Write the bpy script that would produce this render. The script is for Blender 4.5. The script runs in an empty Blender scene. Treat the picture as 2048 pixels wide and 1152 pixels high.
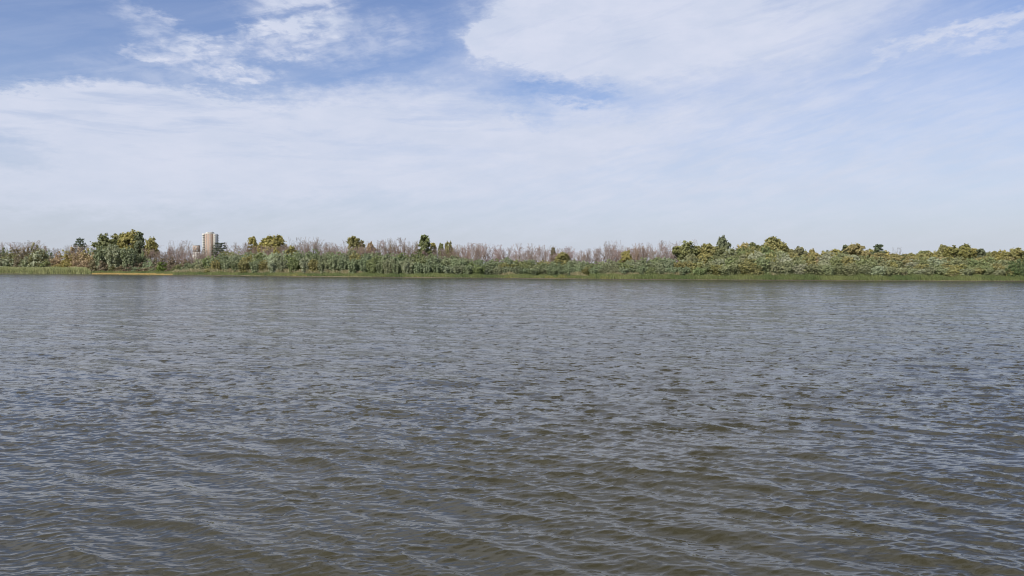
import bpy, math, random
import numpy as np

R = math.radians
random.seed(7)
rng = np.random.default_rng(11)
S = bpy.context.scene
COL = S.collection

# ------------------------------------------------------------------ camera
CAM_H = 4.0
F_PX = 1518.0            # focal length in pixels of the 2048 px wide photograph
HOR = 530.0              # row of the horizon in the photograph
cam = bpy.data.cameras.new('camera')
cam.sensor_width = 36.0
cam.lens = 36.0 * F_PX / 2048.0
cam.clip_start = 0.1
cam.clip_end = 20000
camo = bpy.data.objects.new('camera', cam)
COL.objects.link(camo)
camo.location = (0, 0, CAM_H)
camo.rotation_euler = (R(90) - math.atan((576 - HOR) / F_PX), 0, 0)
S.camera = camo

# ------------------------------------------------------------------ world
SUN_EL, SUN_AZ = 41.0, 220.0        # azimuth clockwise from +Y: behind the camera, to the left
W = bpy.data.worlds.new('World')
S.world = W
W.use_nodes = True
wt = W.node_tree
wt.nodes.clear()


class NT:
    """tiny helper to write node maths"""
    def __init__(s, tree):
        s.t = tree

    def n(s, typ, **kw):
        nd = s.t.nodes.new(typ)
        for k, v in kw.items():
            setattr(nd, k, v)
        return nd

    def put(s, sock, v):
        if isinstance(v, bpy.types.NodeSocket):
            s.t.links.new(v, sock)
        else:
            sock.default_value = v

    def m(s, op, a, b=0.0, c=0.0, clamp=False):
        nd = s.n('ShaderNodeMath', operation=op)
        nd.use_clamp = clamp
        s.put(nd.inputs[0], a)
        s.put(nd.inputs[1], b)
        s.put(nd.inputs[2], c)
        return nd.outputs[0]

    def v(s, op, a, b=(0, 0, 0), sc=None):
        nd = s.n('ShaderNodeVectorMath', operation=op)
        s.put(nd.inputs[0], a)
        s.put(nd.inputs[1], b)
        if sc is not None:
            s.put(nd.inputs['Scale'], sc)
        return nd.outputs[0]

    def xyz(s, x, y, z):
        nd = s.n('ShaderNodeCombineXYZ')
        for i, q in enumerate((x, y, z)):
            s.put(nd.inputs[i], q)
        return nd.outputs[0]

    def sep(s, a):
        nd = s.n('ShaderNodeSeparateXYZ')
        s.put(nd.inputs[0], a)
        return nd.outputs

    def noise(s, vec, scale, detail=4, rough=0.55, dist=0.0, col=False):
        nd = s.n('ShaderNodeTexNoise')
        s.put(nd.inputs['Vector'], vec)
        s.put(nd.inputs['Scale'], scale)
        nd.inputs['Detail'].default_value = detail
        nd.inputs['Roughness'].default_value = rough
        nd.inputs['Distortion'].default_value = dist
        return nd.outputs['Color' if col else 'Fac']

    def ramp(s, a, lo, hi, o0=0.0, o1=1.0, smooth=True):
        nd = s.n('ShaderNodeMapRange')
        nd.interpolation_type = 'SMOOTHSTEP' if smooth else 'LINEAR'
        s.put(nd.inputs['Value'], a)
        s.put(nd.inputs['From Min'], lo)
        s.put(nd.inputs['From Max'], hi)
        s.put(nd.inputs['To Min'], o0)
        s.put(nd.inputs['To Max'], o1)
        return nd.outputs[0]

    def mix(s, f, a, b, mode='MIX'):
        nd = s.n('ShaderNodeMix', data_type='RGBA')
        nd.blend_type = mode
        nd.clamp_factor = True
        s.put(nd.inputs[0], f)
        s.put(nd.inputs[6], a)
        s.put(nd.inputs[7], b)
        return nd.outputs[2]


q = NT(wt)
sky = q.n('ShaderNodeTexSky', sky_type='NISHITA')
sky.sun_disc = False
sky.sun_elevation = R(SUN_EL)
sky.sun_rotation = R(SUN_AZ)
sky.altitude = 50
sky.air_density = 1.0
sky.dust_density = 1.6
sky.ozone_density = 2.2
D = q.n('ShaderNodeTexCoord').outputs['Generated']
dx, dy, dz = q.sep(D)
az = q.m('MULTIPLY', q.m('ARCTAN2', dx, dy), 180 / math.pi)
el = q.m('MULTIPLY', q.m('ARCSINE', dz), 180 / math.pi)
P = q.xyz(az, el, 0.0)
P3 = q.xyz(q.m('MULTIPLY', az, 0.055), q.m('MULTIPLY', el, 0.13), 0.0)
# warp of the cloud outlines: broad and fine
w1 = q.v('SUBTRACT', q.noise(P3, 2.2, 3, 0.5, col=True), (0.5, 0.5, 0.5))
w2 = q.v('SUBTRACT', q.noise(P3, 9.0, 5, 0.62, col=True), (0.5, 0.5, 0.5))
w3 = q.v('SUBTRACT', q.noise(P3, 26.0, 4, 0.6, col=True), (0.5, 0.5, 0.5))
Pw = q.v('ADD', q.v('ADD', P, q.v('MULTIPLY', w3, (1.6, 1.2, 0))), q.v('ADD', q.v('MULTIPLY', w1, (6.0, 2.4, 0)), q.v('MULTIPLY', w2, (3.4, 2.0, 0))))


def blob(x, y, rx, ry, rot, wgt, soft=0.8, src=None):
    """one bank of cloud, in degrees of azimuth and elevation"""
    a = math.degrees(math.atan((x - 1024) / F_PX))
    e = math.degrees(math.atan((HOR - y) / F_PX * math.cos(R(a))))
    k = 180 / math.pi / F_PX
    c = q.v('SUBTRACT', src or Pw, (a, e, 0))
    cx, cy, _ = q.sep(c)
    ca, sa = math.cos(R(rot)), math.sin(R(rot))
    u = q.m('DIVIDE', q.m('ADD', q.m('MULTIPLY', cx, ca), q.m('MULTIPLY', cy, sa)), rx * k)
    v_ = q.m('DIVIDE', q.m('SUBTRACT', q.m('MULTIPLY', cy, ca), q.m('MULTIPLY', cx, sa)), ry * k)
    d2 = q.m('ADD', q.m('MULTIPLY', u, u), q.m('MULTIPLY', v_, v_))
    d = q.m('SQRT', d2)
    return q.ramp(d, 1.0 - soft * 0.5, 1.0 + soft * 0.5, wgt, 0.0)


def total(lst):
    r = lst[0]
    for b in lst[1:]:
        r = q.m('ADD', r, b)
    return r


# fibrous streaks that lean up to the right, and puffy grain
cr, sr = math.cos(R(14)), math.sin(R(14))
sx = q.m('ADD', q.m('MULTIPLY', az, cr), q.m('MULTIPLY', el, sr))
sy = q.m('SUBTRACT', q.m('MULTIPLY', el, cr), q.m('MULTIPLY', az, sr))
fib = q.noise(q.xyz(q.m('MULTIPLY', sx, 0.045), q.m('MULTIPLY', sy, 0.30), 3.1), 3.0, 6, 0.6, 0.6)
fib2 = q.noise(q.xyz(q.m('MULTIPLY', sx, 0.10), q.m('MULTIPLY', sy, 0.45), 8.4), 3.0, 5, 0.6, 0.3)
puff = q.noise(q.xyz(q.m('MULTIPLY', az, 0.30), q.m('MULTIPLY', el, 0.62), 1.7), 2.4, 6, 0.56, 0.4)
flat = q.noise(q.xyz(q.m('MULTIPLY', az, 0.05), q.m('MULTIPLY', el, 0.42), 5.5), 3.0, 6, 0.58, 0.4)

# dense bank on the right, with a firm left edge
big = total([blob(1230, 50, 270, 105, 4, 0.62, 1.0), blob(1090, 62, 150, 88, 0, 0.42, 0.6), blob(1010, 85, 78, 48, 20, 0.4, 0.5), blob(1150, 100, 190, 50, -4, 0.35, 0.8),
             blob(1440, 80, 330, 75, 5, 0.55, 1.1), blob(1640, 45, 260, 55, 16, 0.32, 1.4), blob(1250, -60, 330, 90, 0, 0.5, 0.8)])
big = q.m('MULTIPLY', q.m('MINIMUM', big, 1.0), q.ramp(fib, 0.25, 0.6, 0.86, 1.0))
# puffs upper left
puffs = total([blob(600, 20, 85, 46, 14, 0.85, 1.2), blob(530, 68, 70, 14, 14, 0.6, 1.2), blob(690, 78, 150, 36, 8, 0.50, 1.5),
               blob(345, 68, 80, 18, -12, 0.6, 1.3), blob(400, 122, 90, 24, -13, 0.75, 1.3), blob(505, 155, 46, 18, 14, 0.7, 1.1),
               blob(440, 95, 50, 20, 10, 0.5, 1.2), blob(390, 165, 190, 34, 0, 0.35, 1.5), blob(285, 108, 40, 10, -10, 0.5, 1.0), blob(570, 103, 80, 14, 8, 0.45, 1.2)])
puffs = q.m('MULTIPLY', puffs, q.ramp(q.m('ADD', q.m('MULTIPLY', puff, 0.6), q.m('MULTIPLY', fib, 0.4)), 0.34, 0.62, 0.2, 1.0))
# the long sheet low on the left and centre
sheet = total([blob(120, 300, 460, 95, -3, 0.85, 0.5), blob(640, 300, 500, 85, -2, 0.75, 0.7), blob(60, 200, 120, 16, 0, 0.3, 1.2),
               blob(300, 205, 190, 26, 0, 0.45, 1.0), blob(720, 205, 330, 34, 4, 0.42, 1.4), blob(900, 235, 240, 50, -3, 0.40, 1.0),
               blob(1130, 275, 200, 55, -4, 0.55, 1.0), blob(1340, 250, 200, 42, 12, 0.35, 1.3)])
sheet = q.m('MULTIPLY', q.m('MINIMUM', sheet, 0.94), q.ramp(flat, 0.28, 0.56, 0.6, 1.0))
# thin veils
veil = total([blob(1450, 185, 520, 90, 6, 0.26, 1.5), blob(1850, 270, 560, 130, 6, 0.30, 1.5), blob(1350, 215, 330, 50, 8, 0.25, 1.5), blob(1960, 50, 190, 13, 12, 0.50, 1.4), blob(2030, 78, 90, 9, 12, 0.3, 1.4),
              blob(1500, 360, 1000, 110, 0, 0.36, 1.5), blob(850, 170, 300, 34, 16, 0.30, 1.6), blob(500, 390, 900, 90, 0, 0.40, 1.4)])
veil = q.m('MULTIPLY', veil, q.ramp(fib2, 0.30, 0.70, 0.72, 1.12))
# the rest of the sky goes on in the same way: veils and broken sheets
rest = q.m('MULTIPLY', q.ramp(q.noise(D, 2.6, 7, 0.6, 0.5), 0.34, 0.58, 0.1, 0.92), q.ramp(el, 18.5, 27, 0.0, 1.0))
side = q.m('MULTIPLY', q.ramp(q.noise(D, 3.0, 7, 0.6, 0.5), 0.38, 0.62, 0.1, 0.8), q.ramp(q.m('ABSOLUTE', az), 38, 48, 0.0, 1.0))
rest = q.m('MAXIMUM', rest, side)
# blue windows left open
hole = total([blob(1130, 195, 110, 16, -4, 0.35, 1.3), blob(20, 310, 45, 30, 0, 0.35, 1.3), blob(1060, 225, 60, 18, -20, 0.3, 1.3)])
cl = q.m('MAXIMUM', q.m('MAXIMUM', big, puffs), q.m('MAXIMUM', sheet, rest))
cl = q.m('SUBTRACT', 1.0, q.m('MULTIPLY', q.m('SUBTRACT', 1.0, q.m('MINIMUM', cl, 1.0)), q.m('SUBTRACT', 1.0, q.m('MINIMUM', veil, 1.0))))
cl = q.m('SUBTRACT', cl, hole)
base_haze = q.ramp(fib, 0.36, 0.70, 0.02, 0.14)
cl = q.m('ADD', cl, base_haze)
cl = q.ramp(cl, 0.0, 1.0, 0.0, 0.97, smooth=False)
shade = q.ramp(q.noise(q.v('MULTIPLY', P, (0.06, 0.16, 0)), 3.0, 5, 0.6), 0.3, 0.7, 0.0, 1.0)
ccol = q.mix(shade, (5.7, 6.25, 7.7, 1), (6.45, 6.8, 8.1, 1))
skyc = q.v('MULTIPLY', sky.outputs[0], (1.03, 1.06, 1.30))
c1 = q.mix(cl, skyc, ccol)
# pale air near the horizon
hz = q.m('POWER', 2.718, q.m('DIVIDE', q.m('MAXIMUM', el, 0.0), -5.6))
c2 = q.mix(q.m('MULTIPLY', hz, 0.93), c1, (5.85, 6.3, 7.15, 1))
bg = q.n('ShaderNodeBackground')
wt.links.new(c2, bg.inputs['Color'])
bg.inputs['Strength'].default_value = 0.1
wo = q.n('ShaderNodeOutputWorld')
wt.links.new(bg.outputs[0], wo.inputs[0])
W.cycles.sampling_method = 'MANUAL'
W.cycles.sample_map_resolution = 512

# ------------------------------------------------------------------ sun
sl = bpy.data.lights.new('sun', 'SUN')
sl.energy = 4.8
sl.angle = R(0.6)
sl.color = (1.0, 0.95, 0.86)
so = bpy.data.objects.new('sun', sl)
COL.objects.link(so)
so.location = (-60, -60, 80)
so.rotation_euler = (R(90 - SUN_EL), 0, R(180 - SUN_AZ) )

S.cycles.filter_width = 1.05
S.view_settings.view_transform = 'Standard'
S.view_settings.look = 'None'
S.view_settings.exposure = 0.10
S.view_settings.gamma = 1.0
S.view_settings.use_curve_mapping = False


# ------------------------------------------------------------------ helpers
def mesh_np(name, verts, faces, k, mat=None, rnd=None, smooth=False):
    """fast mesh from arrays: faces all of size k; rnd = one float per face"""
    me = bpy.data.meshes.new(name)
    nv, nf = len(verts), len(faces)
    me.vertices.add(nv)
    me.vertices.foreach_set('co', np.asarray(verts, np.float32).ravel())
    me.loops.add(nf * k)
    me.loops.foreach_set('vertex_index', np.asarray(faces, np.int32).ravel())
    me.polygons.add(nf)
    me.polygons.foreach_set('loop_start', np.arange(0, nf * k, k, dtype=np.int32))
    me.polygons.foreach_set('loop_total', np.full(nf, k, np.int32))
    if smooth:
        me.polygons.foreach_set('use_smooth', np.ones(nf, bool))
    me.update(calc_edges=True)
    if rnd is not None:
        at = me.attributes.new('rnd', 'FLOAT', 'FACE')
        at.data.foreach_set('value', np.asarray(rnd, np.float32))
    if mat:
        me.materials.append(mat)
    return me


def link(name, me, parent=None, loc=None):
    o = bpy.data.objects.new(name, me)
    COL.objects.link(o)
    if parent:
        o.parent = parent
    if loc is not None:
        o.location = loc
    return o


def tag(o, label=None, cat=None, group=None, kind=None):
    if label:
        o['label'] = label
    if cat:
        o['category'] = cat
    if group:
        o['group'] = group
    if kind:
        o['kind'] = kind
    return o


def new_mat(name):
    m = bpy.data.materials.new(name)
    m.use_nodes = True
    t = m.node_tree
    t.nodes.clear()
    return m, NT(t)


def finish(m, k, shader):
    out = k.n('ShaderNodeOutputMaterial')
    k.t.links.new(shader, out.inputs[0])
    return m


def plain_mat(name, c1, c2, scale=1.0, rough=0.85):
    m, k = new_mat(name)
    tc = k.n('ShaderNodeTexCoord').outputs['Object']
    f = k.ramp(k.noise(tc, scale, 5, 0.6), 0.35, 0.65)
    c = k.mix(f, (*c1, 1), (*c2, 1))
    b = k.n('ShaderNodeBsdfPrincipled')
    k.put(b.inputs['Base Color'], c)
    b.inputs['Roughness'].default_value = rough
    b.inputs['Specular IOR Level'].default_value = 0.25
    return finish(m, k, b.outputs[0])


# ------------------------------------------------------------------ shore line
_sp = [(-500, 546.2), (0, 547.5), (180, 549), (400, 551), (600, 553.5), (750, 555), (1000, 557), (1250, 559.3), (1500, 561), (1780, 562.4), (2048, 563.2), (2700, 563.6)]
_sx, _sy = [], []
for px, py in _sp:
    Y = CAM_H * F_PX / (py - HOR)
    _sx.append((px - 1024) / F_PX * Y)
    _sy.append(Y)
_sx = np.array([-6000, -1500] + _sx + [1200, 6000])
_sy = np.array([_sy[0] + 60, _sy[0] + 40] + _sy + [_sy[-1] + 10, _sy[-1] + 10])


def shore(X):
    X = np.asarray(X, float)
    s = np.interp(X, _sx, _sy)
    return s + 0.9 * np.sin(X * 0.11 + 1) + 0.5 * np.sin(X * 0.31 + 2.2) + 0.25 * np.sin(X * 0.83)


_gz_s = [-40, -8, -2, 0, 0.7, 2, 5, 9, 16, 40, 150, 700, 8000]
_gz_z = [-2.5, -1.1, -0.35, 0, 0.22, 0.4, 0.55, 0.75, 0.95, 1.1, 1.2, 1.3, 1.3]


def gz(X, Y):
    X = np.asarray(X, float)
    Y = np.asarray(Y, float)
    s = Y - shore(X)
    z = np.interp(s, _gz_s, _gz_z)
    return z + np.clip(s / 6, 0, 1) * 0.12 * (np.sin(X * 0.21) + np.sin(X * 0.077 + Y * 0.1))


def spot(px, s):
    """ground point seen in photo column px, s metres behind the water's edge"""
    t = (px - 1024) / F_PX
    Y = 240.0
    for _ in range(40):
        Y = 0.5 * Y + 0.5 * (float(shore(t * Y)) + s)
    return t * Y, Y


def height_for(ytop, Y, z):
    return (HOR - ytop) / F_PX * Y + CAM_H - z


# ------------------------------------------------------------------ terrain
m, k = new_mat('bank soil and turf')
gx, gy, gzz = k.sep(k.n('ShaderNodeTexCoord').outputs['Object'])
pos = k.n('ShaderNodeTexCoord').outputs['Object']
n1 = k.noise(pos, 0.05, 5, 0.6)
n2 = k.noise(pos, 0.6, 5, 0.65)
turf = k.mix(k.ramp(n2, 0.35, 0.65), (0.055, 0.075, 0.022, 1), (0.13, 0.115, 0.05, 1))
sand = k.mix(k.ramp(n2, 0.3, 0.7), (0.24, 0.19, 0.11, 1), (0.12, 0.095, 0.06, 1))
wet = (0.045, 0.035, 0.024, 1)
hgt = k.m('ADD', gzz, k.m('MULTIPLY', k.m('SUBTRACT', n2, 0.5), 0.12))
sand = k.mix(k.ramp(k.noise(pos, 0.045, 3, 0.6), 0.45, 0.58), (0.075, 0.062, 0.04, 1), sand)
c = k.mix(k.ramp(hgt, 0.22, 0.34), sand, turf)
c = k.mix(k.ramp(hgt, 0.08, 0.18), wet, c)
b = k.n('ShaderNodeBsdfPrincipled')
k.put(b.inputs['Base Color'], c)
b.inputs['Roughness'].default_value = 0.9
M_GROUND = finish(m, k, b.outputs[0])

ss = np.array([-40, -20, -8, -4, -2, -1, -0.4, 0, 0.35, 0.7, 1.3, 2, 3, 4, 5, 7, 9, 12, 16, 22, 30, 40, 60, 90, 150, 300, 700, 1500, 3500, 8000.0])
xs = np.concatenate([np.array([-8000, -4000, -2000, -1200, -800, -600]), np.arange(-480, 320, 1.5), np.array([340, 400, 500, 700, 1200, 2500, 5000, 8000.0])])
XX, SS = np.meshgrid(xs, ss)
YY = shore(XX) + SS
ZZ = gz(XX, YY)
nr, nc = XX.shape
idx = np.arange(nr * nc).reshape(nr, nc)
fc = np.stack([idx[:-1, :-1], idx[:-1, 1:], idx[1:, 1:], idx[1:, :-1]], -1).reshape(-1, 4)
tag(link('ground', mesh_np('ground', np.stack([XX, YY, ZZ], -1).reshape(-1, 3), fc, 4, M_GROUND, smooth=True)), kind='structure')

# ------------------------------------------------------------------ water
def waves():
    d = [6.0]
    while d[-1] < 440:
        x = d[-1]
        d.append(x + min(x * x / 3036 * 0.34, 0.40))
    d = np.array(d, np.float32)
    nc = 520
    u = np.linspace(-1, 1, nc, dtype=np.float32)
    half = 0.80 * d + 4
    X = u[None, :] * half[:, None]
    Y = np.repeat(d[:, None], nc, 1)
    stx, sty = (2 * half / nc)[:, None], np.gradient(d)[:, None]
    comps = []

    def grp(n, l0, l1, ang, spread, slope, Q, env=False):
        for i in range(n):
            lam = l0 * (l1 / l0) ** rng.random()
            a = R(rng.normal(ang, spread))
            kk = 2 * math.pi / lam
            comps.append((lam, kk * math.cos(a), kk * math.sin(a), kk, slope * math.sqrt(2.0 / n), Q, rng.random() * 6.283, env))
    grp(12, 2.2, 6.0, 62, 24, 0.030, 0.5)
    grp(24, 0.65, 1.8, 54, 15, 0.082, 1.1)
    grp(40, 0.28, 0.70, 70, 24, 0.098, 1.1, True)
    grp(50, 0.10, 0.30, 98, 34, 0.105, 1.0, True)
    # gusts: patches where the short waves run steeper or calmer
    env = 1.0 + 0.30 * np.sin(X * 0.35 + Y * 0.22 + 1) * np.sin(Y * 0.31 - X * 0.12) + 0.28 * np.sin(X * 1.1 - Y * 0.8) * np.sin(X * 0.45 + Y * 1.3 + 2)
    env = env.astype(np.float32)
    # short waves steeper near, flattened farther out to brighten the reflection there
    tt = np.clip((Y - 13) / 22, 0, 1)
    slope_scale = (1.12 - 0.54 * tt * tt * (3 - 2 * tt)).astype(np.float32)
    Z = np.zeros_like(X)
    DX = np.zeros_like(X)
    DY = np.zeros_like(X)
    lost = np.zeros((len(d), 1), np.float32)
    for lam, kx, ky, kk, sl_, Q, ph, e in comps:
        spc = np.minimum(6.2832 / (abs(kx) * stx), 6.2832 / (abs(ky) * sty))      # samples per wave
        f = np.clip((spc - 2.6) / 1.8, 0, 1).astype(np.float32)
        lost += (1 - f * f) * (sl_ * sl_) / 2
        rows = np.where(f[:, 0] > 0)[0]
        if len(rows) == 0:
            continue
        r1 = rows[-1] + 1
        p = kx * X[:r1] + ky * Y[:r1] + ph
        a = f[:r1] * (sl_ / kk)
        if lam < 2.2:
            a = a * slope_scale[:r1]
        if e:
            a = a * env[:r1]
        sn, cs = np.sin(p), np.cos(p)
        Z[:r1] += a * (cs - (0.30 if lam < 2.2 else 0) * 2 * sn * cs)      # faces towards this shore run steeper
        DX[:r1] -= (Q * a * kx / kk) * sn
        DY[:r1] -= (Q * a * ky / kk) * sn
    X2, Y2 = X + DX * 1.0, Y + DY * 1.0
    nr, nc = X.shape
    idx = np.arange(nr * nc, dtype=np.int32).reshape(nr, nc)
    fc = np.stack([idx[:-1, :-1], idx[:-1, 1:], idx[1:, 1:], idx[1:, :-1]], -1).reshape(-1, 4)
    V = np.stack([X2, Y2, Z], -1).reshape(-1, 3)
    # leave out what lies under the far bank
    keep = (Y[:-1, :-1] < shore(X[:-1, :-1]) + 5).reshape(-1)
    fc = fc[keep]
    used_v = np.zeros(len(V), bool)
    used_v[fc.ravel()] = True
    remap = np.cumsum(used_v) - 1
    me = mesh_np('water', V[used_v], remap[fc], 4, None, smooth=True)
    at = me.attributes.new('unresolved', 'FLOAT', 'POINT')
    L = np.repeat(np.sqrt(lost), nc, 1).reshape(-1)[used_v]
    at.data.foreach_set('value', L.astype(np.float32))
    return me


m, k = new_mat('murky river water')
geo = k.n('ShaderNodeNewGeometry')
pos = geo.outputs['Position']
att = k.n('ShaderNodeAttribute', attribute_name='unresolved').outputs['Fac']
# short wind ripples too fine for the mesh
kd = (math.cos(R(70)), math.sin(R(70)))
px_, py_, pz_ = k.sep(pos)
ra = k.m('ADD', k.m('MULTIPLY', px_, kd[0]), k.m('MULTIPLY', py_, kd[1]))
rb = k.m('SUBTRACT', k.m('MULTIPLY', py_, kd[0]), k.m('MULTIPLY', px_, kd[1]))
rp = k.xyz(ra, k.m('MULTIPLY', rb, 0.42), 0.0)
rip = k.v('SUBTRACT', k.noise(rp, 11.0, 3, 0.65, 0.3, col=True), (0.5, 0.5, 0.5))
mid = k.v('SUBTRACT', k.noise(k.xyz(k.m('MULTIPLY', px_, 0.8), k.m('MULTIPLY', py_, 0.8), 0.0), 1.5, 5, 0.75, 0.5, col=True), (0.5, 0.5, 0.5))
wide = k.noise(k.v('MULTIPLY', pos, (0.02, 0.035, 0.0)), 1.0, 4, 0.6)
rip2 = k.v('SUBTRACT', k.noise(rp, 4.2, 3, 0.6, 0.5, col=True), (0.5, 0.5, 0.5))
rr = k.v('ADD', k.v('MULTIPLY', rip, (0.15, 0.17, 0)), k.v('MULTIPLY', rip2, (0.14, 0.22, 0)))
cra = k.ramp(k.noise(k.xyz(k.m('MULTIPLY', px_, 0.62), py_, 4.0), 3.0, 4, 0.7, 0.3), 0.55, 0.63, 0.03, -0.60)
crb = k.ramp(k.noise(k.xyz(k.m('MULTIPLY', px_, 0.6), py_, 9.0), 1.2, 6, 0.78, 0.3), 0.56, 0.64, 0.02, -0.50)
crest = k.m('ADD', cra, crb)
mm = k.v('ADD', k.v('MULTIPLY', mid, (0.22, 0.30, 0)), k.xyz(k.m('MULTIPLY', crest, 0.25), crest, 0.0))
mm = k.v('SCALE', mm, sc=k.ramp(att, 0.025, 0.10, 0.0, 1.0))
nn = k.v('NORMALIZE', k.v('ADD', geo.outputs['Normal'], k.v('ADD', rr, mm)))
b = k.n('ShaderNodeBsdfPrincipled')
body = k.mix(k.ramp(wide, 0.35, 0.65), (0.030, 0.0255, 0.008, 1), (0.026, 0.023, 0.009, 1))
k.put(b.inputs['Base Color'], body)
b.inputs['IOR'].default_value = 1.48
b.inputs['Specular IOR Level'].default_value = 0.55
k.put(b.inputs['Roughness'], k.m('ADD', k.ramp(att, 0.05, 0.12, 0.03, 0.16, smooth=False), k.m('MULTIPLY', k.m('SUBTRACT', wide, 0.5), 0.12)))
k.put(b.inputs['Normal'], nn)
M_WATER = finish(m, k, b.outputs[0])
wme = waves()
wme.materials.append(M_WATER)
tag(link('water', wme), kind='structure')

# ------------------------------------------------------------------ plant materials
def leaf_mat(name, autumn, scale=0.35, bark=False):
    """leaf colour comes from the object's own colour; alpha = share of leaves turned"""
    m, k = new_mat(name)
    oi = k.n('ShaderNodeObjectInfo')
    rnd = k.n('ShaderNodeAttribute', attribute_name='rnd').outputs['Fac']
    tc = k.n('ShaderNodeTexCoord').outputs['Object']
    pv = k.v('ADD', tc, k.v('SCALE', (17.0, 31.0, 5.0), sc=oi.outputs['Random']))
    n1 = k.noise(pv, scale, 3, 0.6)
    f = k.m('ADD', k.m('MULTIPLY', n1, 0.75), k.m('MULTIPLY', rnd, 0.25))
    th = k.m('SUBTRACT', 0.80, k.m('MULTIPLY', oi.outputs['Alpha'], 0.60))
    turned = k.ramp(f, k.m('SUBTRACT', th, 0.09), k.m('ADD', th, 0.09))
    c = k.mix(k.m('MULTIPLY', turned, 0.42), oi.outputs['Color'], (*autumn, 1))
    n2 = k.noise(pv, 1.3, 3, 0.6)
    br = k.m('ADD', k.m('MULTIPLY', k.m('SUBTRACT', rnd, 0.5), 0.55), k.ramp(n2, 0.3, 0.7, 0.84, 1.2))
    c = k.v('SCALE', c, sc=br)
    d = k.n('ShaderNodeBsdfPrincipled')
    k.put(d.inputs['Base Color'], c)
    d.inputs['Roughness'].default_value = 0.6
    d.inputs['Specular IOR Level'].default_value = 0.3
    if bark:
        return finish(m, k, d.outputs[0])
    t = k.n('ShaderNodeBsdfTranslucent')
    k.put(t.inputs['Color'], k.v('MULTIPLY', c, (1.15, 1.25, 0.7)))
    mx = k.n('ShaderNodeMixShader')
    mx.inputs[0].default_value = 0.20
    k.t.links.new(d.outputs[0], mx.inputs[1])
    k.t.links.new(t.outputs[0], mx.inputs[2])
    return finish(m, k, mx.outputs[0])


M_LEAF = leaf_mat('foliage', (0.34, 0.285, 0.085))
M_RUST = leaf_mat('rusty foliage', (0.36, 0.27, 0.13))
M_TWIG = leaf_mat('bare twigs', (0.24, 0.16, 0.12), bark=True)
M_BARK = plain_mat('bark', (0.10, 0.085, 0.07), (0.19, 0.165, 0.14), 3.0)
M_DARKBARK = plain_mat('dark bark', (0.045, 0.035, 0.028), (0.09, 0.07, 0.055), 3.0)


# ------------------------------------------------------------------ tree meshes
def leaves(cent, outw, size, elong=1.6, upbias=0.4, along=None):
    """small leaf-spray faces at the given points"""
    n = len(cent)
    nrm = outw * 0.9 + rng.normal(0, 0.75, (n, 3)) + np.array([0, 0, upbias])
    nrm /= np.linalg.norm(nrm, axis=1, keepdims=True) + 1e-6
    t = rng.normal(0, 1, (n, 3)) if along is None else along + rng.normal(0, 0.45, (n, 3))
    t -= nrm * (t * nrm).sum(1, keepdims=True)
    t /= np.linalg.norm(t, axis=1, keepdims=True) + 1e-6
    bt = np.cross(nrm, t)
    sz = size * rng.uniform(0.6, 1.35, (n, 1))
    a = t * sz * 0.5 * elong
    b_ = bt * sz * 0.5
    V = np.stack([cent - a, cent + b_ * 0.9 - a * 0.1, cent + a, cent - b_ * 0.9 + a * 0.15], 1).reshape(-1, 3)
    F = np.arange(n * 4).reshape(n, 4)
    return V, F, rng.random(n)


def tubes(segs, sides=3):
    """segs: list of (p0, p1, r0, r1)"""
    n = len(segs)
    p0 = np.array([s[0] for s in segs], float)
    p1 = np.array([s[1] for s in segs], float)
    r0 = np.array([s[2] for s in segs], float)[:, None]
    r1 = np.array([s[3] for s in segs], float)[:, None]
    d = p1 - p0
    d /= np.linalg.norm(d, axis=1, keepdims=True) + 1e-9
    ref = np.where(np.abs(d[:, 2:3]) > 0.9, np.array([[1.0, 0, 0]]), np.array([[0, 0, 1.0]]))
    a = np.cross(d, ref)
    a /= np.linalg.norm(a, axis=1, keepdims=True) + 1e-9
    b_ = np.cross(d, a)
    V = []
    for i in range(sides):
        an = 2 * math.pi * i / sides
        o = a * math.cos(an) + b_ * math.sin(an)
        V.append(p0 + o * r0)
        V.append(p1 + o * r1)
    V = np.stack(V, 1).reshape(-1, 3)
    base = (np.arange(n) * sides * 2)[:, None]
    F = []
    for i in range(sides):
        j = (i + 1) % sides
        F.append(np.concatenate([base + 2 * i, base + 2 * j, base + 2 * j + 1, base + 2 * i + 1], 1))
    F = np.stack(F, 1).reshape(-1, 4)
    rn = np.repeat(rng.random(n), sides)
    return V, F, rn


def limbs_to(targets, H, base_r, fork=0.25, n=14):
    """trunk with limbs that reach into the crown"""
    segs = []
    top = np.array([rng.normal(0, 0.02) * H, rng.normal(0, 0.02) * H, H * 0.82])
    pts = [np.zeros(3) - np.array([0, 0, 0.4])]
    for i in range(1, 7):
        t = i / 6
        pts.append(top * t + np.append(rng.normal(0, 0.012 * H, 2), 0) * (t < 1))
    for i in range(6):
        segs.append((pts[i], pts[i + 1], base_r * (1 - i / 6.5), base_r * (1 - (i + 1) / 6.5)))
    for tg in targets[rng.choice(len(targets), min(n, len(targets)), replace=False)]:
        z0 = max(fork * H, min(tg[2] - 0.12 * H, H * 0.7)) * rng.uniform(0.7, 1.0)
        f = min(z0 / top[2], 1) * 6
        i = min(int(f), 5)
        st = pts[i] + (pts[i + 1] - pts[i]) * (f - i)
        md = (st + tg) / 2 + np.array([0, 0, -0.03 * H])
        r = base_r * 0.32
        segs.append((st, md, r, r * 0.65))
        segs.append((md, tg, r * 0.65, r * 0.15))
    return segs


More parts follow.
